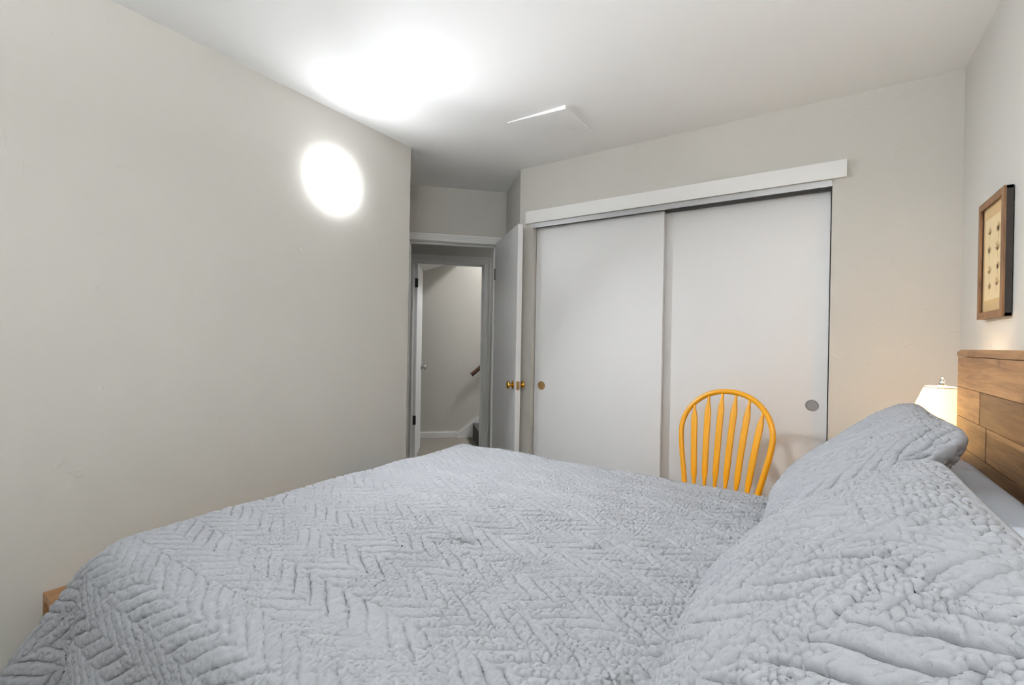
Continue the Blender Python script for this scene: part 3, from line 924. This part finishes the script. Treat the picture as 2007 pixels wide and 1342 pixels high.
# ------------------------------------------------------------------ yellow Windsor chair
def chair(loc, rz):
    root = empty('windsor_chair', loc, rz)
    tag(root, 'yellow painted hoop-back wooden chair in front of the closet', 'chair')
    SZ = 0.452
    lean = lambda hgt: 0.165 + 0.20 * hgt + 0.03 * hgt * hgt
    # hoop
    pts = []
    HB, HWd, HC, HT = 0.170, 0.224, 0.335, 0.208
    for k in range(13):
        t = k / 12
        s_ = t * t * (3 - 2 * t)
        pts.append((-(HB + (HWd - HB) * (0.65 * s_ + 0.35 * t)), t * HC))
    for k in range(1, 36):
        a_ = PI - PI * k / 36
        pts.append((HWd * math.copysign(abs(math.cos(a_)) ** 0.95, math.cos(a_)), HC + HT * math.sin(a_)))
    pts += [(-x, hgt) for x, hgt in pts[12::-1]]
    bow = lambda x: -0.30 * x * x          # the back is dished in plan
    P3 = [Vector((x, lean(hgt) + bow(x), SZ + hgt)) for x, hgt in pts]
    P3[0].z -= 0.02; P3[-1].z -= 0.02
    bm = bmesh.new()
    tube(bm, P3, 0.0135, 0.0115, 12, normal=(0, 1, 0.0))
    obj('hoop', bm, 'yellow', root, smooth='all')
    # arrow spindles
    prof = [(0.0, .0058), (0.13, .0062), (0.18, .0085), (0.27, .0150), (0.45, .0158), (0.65, .0162), (0.82, .0166), (0.855, .0158), (0.955, .0064), (1.0, .0058)]
    for k in range(6):
        f = k - 2.5
        xb, xt = f * 0.0485, f * 0.0680
        ht = HC + HT * math.sqrt(max(0, 1 - (xt / HWd) ** 2)) - 0.006
        b = Vector((xb, 0.165 + bow(xb) - 0.006 + 0.012, SZ - 0.012))
        t_ = Vector((xt, lean(ht) + bow(xt), SZ + ht))
        ax = (t_ - b)
        ln = ax.length
        ax.normalize()
        ang_ = math.atan(-0.6 * 1.6 * (xb + xt) * 0.5)
        side = Vector((math.cos(ang_), math.sin(ang_), 0))
        side = (side - ax * side.dot(ax)).normalized()
        nn = ax.cross(side)
        bm = bmesh.new()
        rings = []
        for tt, hwid in prof:
            th_ = 0.0060 if 0.1 < tt < 0.9 else 0.0062
            bulge = 0.010 * math.sin(PI * tt)
            c = b + ax * (ln * tt) + nn * (-bulge)
            ring = []
            for q in range(10):
                a_ = 2 * PI * q / 10
                ring.append(bm.verts.new(c + side * (hwid * math.copysign(abs(math.cos(a_)) ** 0.6, math.cos(a_))) + nn * (th_ * math.copysign(abs(math.sin(a_)) ** 0.7, math.sin(a_)))))
            rings.append(ring)
        for r0, r1 in zip(rings, rings[1:]):
            for q in range(10): bm.faces.new((r0[q], r0[(q + 1) % 10], r1[(q + 1) % 10], r1[q]))
        bm.faces.new(rings[0][::-1]); bm.faces.new(rings[-1])
        obj('spindle', bm, 'yellow', root, smooth='all')
    # saddle seat
    bm = bmesh.new()
    n_, m_ = 36, 8
    top_r, bot_r = [], []
    def outline(a_):
        c_, s_ = math.cos(a_), math.sin(a_)
        k_ = (abs(c_) ** 3.2 + abs(s_) ** 3.2) ** (-1 / 3.2)
        wx_ = 0.222 if s_ < 0 else 0.205
        return (wx_ * k_ * c_, 0.205 * k_ * s_)
    for j in range(1, m_ + 1):
        f = j / m_
        rt_, rb_ = [], []
        for i in range(n_):
            x, y = outline(2 * PI * i / n_)
            dish = -0.012 * (1 - f ** 3) * (1.0 if y > -0.1 else 0.7) + (0.006 * math.exp(-(x / 0.05) ** 2) if y < 0 else 0) * f
            edge = -0.010 if j == m_ else 0
            rt_.append(bm.verts.new((x * f, y * f, SZ + dish + edge)))
            if j == m_: rb_.append(bm.verts.new((x * 0.95, y * 0.95, SZ - 0.038)))
        top_r.append(rt_)
        if rb_: bot_r = rb_
    cv = bm.verts.new((0, 0, SZ - 0.012))
    for i in range(n_): bm.faces.new((cv, top_r[0][i], top_r[0][(i + 1) % n_]))
    for r0, r1 in zip(top_r, top_r[1:]):
        for i in range(n_): bm.faces.new((r0[i], r0[(i + 1) % n_], r1[(i + 1) % n_], r1[i]))
    for i in range(n_): bm.faces.new((top_r[-1][i], top_r[-1][(i + 1) % n_], bot_r[(i + 1) % n_], bot_r[i]))
    bm.faces.new(bot_r)
    obj('seat', bm, 'yellow', root, smooth=True)
    # turned legs and stretchers
    def turned(a, b, r, name):
        a, b = Vector(a), Vector(b)
        ln = (b - a).length
        pr = [(0, 0.0), (0.62, 0.0), (0.70, 0.08), (1.0, 0.28), (0.80, 0.33), (1.05, 0.36), (0.80, 0.39), (1.15, 0.55), (1.0, 0.68), (0.78, 0.72), (1.05, 0.75), (0.80, 0.78), (0.85, 0.9), (0.7, 1.0), (0, 1.0)]
        bm_ = bmesh.new()
        lathe(bm_, [(q * r, z * ln) for q, z in pr], 14, turn(a, b))
        return obj(name, bm_, 'yellow', root, smooth=True)
    feet = {}
    for sx in (-1, 1):
        for sy_ in (-1, 1):
            f0 = Vector((sx * 0.215, sy_ * 0.205 + (0.02 if sy_ > 0 else -0.005), 0.0))
            t0 = Vector((sx * 0.145, sy_ * 0.135, SZ - 0.034))
            turned(f0, t0, 0.019, 'leg')
            feet[(sx, sy_)] = (f0, t0)
    mids = []
    for sx in (-1, 1):
        pa = feet[(sx, -1)][0].lerp(feet[(sx, -1)][1], 0.36)
        pb = feet[(sx, 1)][0].lerp(feet[(sx, 1)][1], 0.36)
        turned(pa, pb, 0.013, 'stretcher')
        mids.append(pa.lerp(pb, 0.5))
    turned(mids[0], mids[1], 0.013, 'stretcher')
    return root


chair((-0.440, 2.305, 0.0), rad(-14))

# ------------------------------------------------------------------ bedside lamp and nightstand
def nightstand(nsx, nsy, label):
    ns = empty('nightstand', (nsx, nsy, 0))
    tag(ns, label, 'nightstand')
    boxes('body', [((-0.16, -0.19, 0.12), (-0.145, 0.19, 0.60)), ((-0.16, -0.19, 0.12), (0.155, -0.175, 0.60)), ((-0.16, 0.175, 0.12), (0.155, 0.19, 0.60)), ((0.14, -0.19, 0.12), (0.155, 0.19, 0.60)), ((-0.16, -0.19, 0.12), (0.155, 0.19, 0.135))], 'nightstand', ns)
    box('top', (-0.175, -0.205, 0.60), (0.16, 0.205, 0.62), 'nightstand', ns, bevel=0.004)
    for z0, z1 in ((0.15, 0.36), (0.375, 0.585)):
        dr = box('drawer', (-0.172, -0.165, z0), (-0.160, 0.165, z1), 'nightstand', ns, bevel=0.002)
        bm = bmesh.new()
        knob(bm, (-0.172, 0.0, 0.5 * (z0 + z1)), (-1, 0, 0), 0.014, 0.028)
        obj('drawer_knob', bm, 'old_brass', dr, smooth=True)
    for sx in (-0.15, 0.115):
        for sy_ in (-0.18, 0.145):
            box('leg', (sx, sy_, 0), (sx + 0.03, sy_ + 0.035, 0.12), 'nightstand', ns)



def bedside_lamp(lx, ly, power, label):
    lp = empty('bedside_lamp', (lx, ly, 0.62))
    tag(lp, label, 'lamp')
    bm = bmesh.new()
    lathe(bm, [(0, 0.0005), (0.065, 0.0005), (0.066, 0.012), (0.045, 0.022), (0.030, 0.035), (0.045, 0.07), (0.066, 0.11), (0.068, 0.14), (0.052, 0.18), (0.028, 0.21), (0.018, 0.225), (0.018, 0.245), (0, 0.245)], 32)
    obj('lamp_base', bm, 'ceramic', lp, smooth=True)
    bm = bmesh.new()
    # open tapered shade with wall thickness
    z0, z1, ra_, rb_ = 0.262, 0.474, 0.128, 0.049
    seg = 48
    rings = []
    for rr_, zz in ((ra_, z0), (rb_ + 0.0, z1), (rb_ - 0.002, z1), (ra_ - 0.002, z0)):
        rings.append([bm.verts.new((rr_ * math.cos(2 * PI * k / seg), rr_ * math.sin(2 * PI * k / seg), zz)) for k in range(seg)])
    for i in range(4):
        a_, b_ = rings[i], rings[(i + 1) % 4]
        for k in range(seg): bm.faces.new((a_[k], a_[(k + 1) % seg], b_[(k + 1) % seg], b_[k]))
    shade = obj('lamp_shade', bm, 'shade', lp, smooth=True)
    for zz, rr_ in ((z1, rb_), (z0, ra_)):
        bm = bmesh.new()
        pts = [(rr_ * math.cos(2 * PI * k / 36), rr_ * math.sin(2 * PI * k / 36), zz) for k in range(37)]
        tube(bm, pts, 0.0022, 0.0030, 6)
        obj('shade_rim', bm, 'ceramic', shade, smooth='all')
    for k in range(3):
        a_ = 2 * PI * k / 3 + 0.4
        bm = bmesh.new()
        tube(bm, [(0.004 * math.cos(a_), 0.004 * math.sin(a_), z1 - 0.004), (rb_ * math.cos(a_), rb_ * math.sin(a_), z1 - 0.002)], 0.0012, None, 6)
        obj('shade_spoke', bm, 'old_brass', shade)
    bm = bmesh.new()
    lathe(bm, [(0, 0.245), (0.013, 0.245), (0.013, 0.285), (0.010, 0.29), (0, 0.29)], 16)
    obj('socket', bm, 'old_brass', lp, smooth=True)
    bm = bmesh.new()
    for s_ in (-1, 1):
        tube(bm, [(s_ * 0.010, 0, 0.25), (s_ * 0.034, 0, 0.28), (s_ * 0.040, 0, 0.36), (s_ * 0.030, 0, 0.43), (s_ * 0.006, 0, 0.468), (0, 0, 0.470)], 0.0016, None, 6)
    obj('harp', bm, 'old_brass', lp, smooth='all')
    bm = bmesh.new()
    lathe(bm, [(0, 0.470), (0.0085, 0.470), (0.0085, 0.480), (0.0120, 0.482), (0.0120, 0.487), (0.0060, 0.490), (0.0085, 0.496), (0.0080, 0.501), (0.0040, 0.505), (0.0055, 0.509), (0, 0.513)], 20)
    obj('finial', bm, 'chrome', lp, smooth=True)
    bm = bmesh.new()
    lathe(bm, [(0, 0.29), (0.012, 0.292), (0.014, 0.31), (0.028, 0.345), (0.030, 0.365), (0.022, 0.390), (0, 0.398)], 20)
    obj('bulb', bm, 'ceramic', lp, smooth=True)
    d = bpy.data.lights.new('bedside_bulb', 'POINT')
    d.energy = power
    d.color = (1.0, 0.80, 0.52)
    d.shadow_soft_size = 0.02
    o = bpy.data.objects.new('bedside_bulb', d)
    COL.objects.link(o)
    o.location = (lx, ly, 0.62 + 0.425)



nightstand(0.345, 2.335, 'small wooden nightstand between the bed and the closet')
bedside_lamp(0.3735, 2.240, FAR_BULB, 'lit cream bedside lamp with tapered shade and chrome finial past the headboard')

# ------------------------------------------------------------------ unseen uplighter, added behind the camera for ceiling-bounce fill
fl = empty('fill_floor_lamp', (0.20, -0.66, 0))
tag(fl, 'tall white uplighter floor lamp added behind the camera for fill', 'lamp')
bm = bmesh.new()
lathe(bm, [(0, 0.0005), (0.130, 0.0005), (0.130, 0.014), (0.030, 0.030), (0.014, 0.045), (0, 0.045)], 32)
obj('base', bm, 'ceramic', fl, smooth=True)
bm = bmesh.new()
lathe(bm, [(0, 0.045), (0.011, 0.045), (0.011, 1.66), (0, 1.66)], 16)
obj('pole', bm, 'ceramic', fl, smooth=True)
bm = bmesh.new()
lathe(bm, [(0.0, 1.655), (0.030, 1.660), (0.090, 1.690), (0.150, 1.750), (0.172, 1.800), (0.168, 1.800), (0.145, 1.756), (0.088, 1.698), (0.030, 1.668), (0.0, 1.664)], 40)
obj('bowl', bm, 'ceramic', fl, smooth=True)
bm = bmesh.new()
lathe(bm, [(0, 1.664), (0.016, 1.668), (0.020, 1.690), (0.030, 1.715), (0.022, 1.740), (0, 1.748)], 20)
obj('bulb', bm, 'ceramic', fl, smooth=True)
d = bpy.data.lights.new('fill_lamp_bulb', 'POINT')
d.energy, d.color, d.shadow_soft_size = UPLIGHT_FILL_POWER, (0.94, 0.972, 1.0), 0.03
o = bpy.data.objects.new('fill_lamp_bulb', d)
COL.objects.link(o)
o.location = (0.20, -0.66, 1.760)

# ------------------------------------------------------------------ framed print on the headboard wall
FYc, FZc, FW, FH = 2.225, 1.548, 0.278, 0.416
fr = empty('framed_print', (XR, FYc, FZc))
tag(fr, 'small wood-framed botanical print on the wall above the headboard', 'picture')
fx0, fx1 = -0.025, -0.003
m_ = 0.024
bm = bmesh.new()
o_ = [(-FW / 2, -FH / 2), (FW / 2, -FH / 2), (FW / 2, FH / 2), (-FW / 2, FH / 2)]
i_ = [(-FW / 2 + m_, -FH / 2 + m_), (FW / 2 - m_, -FH / 2 + m_), (FW / 2 - m_, FH / 2 - m_), (-FW / 2 + m_, FH / 2 - m_)]
for q in range(4):
    bm2 = bmesh.new()
    q2 = (q + 1) % 4
    ring = [o_[q], o_[q2], i_[q2], i_[q]]
    f_ = [bm2.verts.new((fx0, y, z)) for y, z in ring]
    b_ = [bm2.verts.new((fx0 + 0.006, y, z)) for y, z in ring]
    bm2.faces.new(f_); bm2.faces.new(b_[::-1])
    for k in range(4): bm2.faces.new((f_[k], f_[(k + 1) % 4], b_[(k + 1) % 4], b_[k]))
    bmesh.ops.translate(bm2, verts=bm2.verts[:], vec=(0, 0, 0))
    obj('frame_moulding', bm2, 'frame_front', fr)
bm.free()
w2, h2, t2 = FW / 2 - 0.0004, FH / 2 - 0.0004, 0.010
boxes('frame_side', [((fx0 + 0.006, -w2, -h2), (fx1, -w2 + t2, h2)), ((fx0 + 0.006, w2 - t2, -h2), (fx1, w2, h2)), ((fx0 + 0.006, -w2, -h2), (fx1, w2, -h2 + t2)), ((fx0 + 0.006, -w2, h2 - t2), (fx1, w2, h2))], 'frame_side', fr)
box('mat_board', (-0.014, -w2 + t2, -h2 + t2), (-0.011, w2 - t2, h2 - t2), 'matboard', fr)
pw, ph = 0.098, 0.142
pr_ = box('print', (-0.0146, -pw, -ph), (-0.0138, pw, ph), 'paper', fr)


def motif(cy, cz, s, kind):
    bm = bmesh.new()
    def leaf(y, z, ln, wd, a_):
        pts = []
        for k in range(13):
            t = k / 12
            pts.append((t * ln, wd * math.sin(PI * t) ** 0.8))
        for k in range(11, 0, -1):
            t = k / 12
            pts.append((t * ln, -wd * math.sin(PI * t) ** 0.8))
        vs_ = []
        for p_, q_ in pts:
            yy = y + p_ * math.cos(a_) - q_ * math.sin(a_)
            zz = z + p_ * math.sin(a_) + q_ * math.cos(a_)
            vs_.append((yy, zz))
        f_ = [bm.verts.new((-0.0150, a, b)) for a, b in vs_]
        g_ = [bm.verts.new((-0.0145, a, b)) for a, b in vs_]
        bm.faces.new(f_); bm.faces.new(g_[::-1])
        for k in range(len(f_)): bm.faces.new((f_[k], f_[(k + 1) % len(f_)], g_[(k + 1) % len(f_)], g_[k]))
    n = 5 if kind else 3
    for k in range(n):
        leaf(cy, cz, s * random.uniform(0.8, 1.1), s * (0.16 if kind else 0.30), PI / 2 + (k - (n - 1) / 2) * (0.55 if kind else 0.8))
    leaf(cy, cz - s * 0.7, s * 0.75, s * 0.06, PI / 2)
    return obj('motif', bm, 'ink', pr_)


for (yy, zz, ss, kk) in ((0.045, 0.085, 0.030, 1), (-0.045, 0.080, 0.036, 0), (0.050, 0.020, 0.032, 0), (-0.040, 0.018, 0.036, 1), (0.045, -0.050, 0.030, 1), (-0.045, -0.045, 0.030, 0), (0.040, -0.105, 0.028, 0), (-0.040, -0.100, 0.034, 1)):
    motif(yy, zz, ss, kk)
bm = bmesh.new()
add_box(bm, (-0.0215, -w2 + t2, -h2 + t2), (-0.0205, w2 - t2, h2 - t2))
obj('picture_glass', bm, 'glass', fr)

# ------------------------------------------------------------------ low wooden bench between the bed foot and the wall
be = empty('storage_bench', (-2.005, 0.98, 0))
tag(be, 'low open-ended wooden bench between the bed foot and wall', 'bench')
box('top', (-0.148, -0.55, 0.335), (0.145, 0.55, 0.362), 'bench', be, bevel=0.002)
box('back_panel', (-0.148, -0.55, 0.0), (-0.126, 0.55, 0.335), 'bench', be, bevel=0.001)
box('front_panel', (0.125, -0.55, 0.0), (0.145, 0.55, 0.335), 'bench', be, bevel=0.001)
box('shelf', (-0.126, -0.545, 0.03), (0.125, 0.545, 0.05), 'bench', be)
box('divider', (-0.126, -0.28, 0.05), (0.125, -0.26, 0.335), 'bench', be)

# ------------------------------------------------------------------ stairs beyond the second doorway
st = empty('staircase', E2W((0.0, SV, 0)), PI / 4)
tag(st, 'grey carpeted staircase climbing to the right beyond the doorway', 'staircase')
RISE, RUN, N = 0.185, 0.245, 9
for k in range(N):
    z0 = 0.0 if k == 0 else k * RISE - 0.02
    bm = bmesh.new()
    add_box(bm, (0.015 + k * RUN, -1.08, max(0.0, k * RISE - 0.001)), (0.015 + (k + 1) * RUN + (0.0 if k < N - 1 else 0.2), -0.025, (k + 1) * RISE), 0.008)
    obj('step', bm, 'stair_carpet', st)
bm = bmesh.new()
u0, u1, sl_ = -0.185, 2.2, RISE / RUN
pts = [(u0, 0.0), (u0, 0.055), (u0 + 0.03, 0.075), (u1, 0.075 + (u1 - u0 - 0.03) * sl_), (u1, 0.0)]
f_ = [bm.verts.new((a, -0.024, z)) for a, z in pts]
g_ = [bm.verts.new((a, -0.002, z)) for a, z in pts]
bm.faces.new(f_); bm.faces.new(g_[::-1])
for k in range(5): bm.faces.new((f_[k], f_[(k + 1) % 5], g_[(k + 1) % 5], g_[k]))
obj('stringer', bm, 'trim', st)

hr = empty('handrail', E2W((-0.02, SV, 0.80)), PI / 4)
tag(hr, 'dark wooden handrail on the stairwell wall', 'handrail')
bm = bmesh.new()
e_ = 2.0
tube(bm, [(0, -0.065, 0.0), (0.02, -0.065, 0.02 * 0.85), (e_, -0.065, e_ * 0.85)], 0.020, 0.026, 14)
obj('rail', bm, 'rail', hr, smooth=True)
for k in (0.35, 1.25):
    bm = bmesh.new()
    tube(bm, [(k, -0.001, k * 0.85 - 0.07), (k, -0.05, k * 0.85 - 0.07), (k, -0.065, k * 0.85 - 0.03)], 0.006, None, 8)
    obj('bracket', bm, 'nickel', hr)
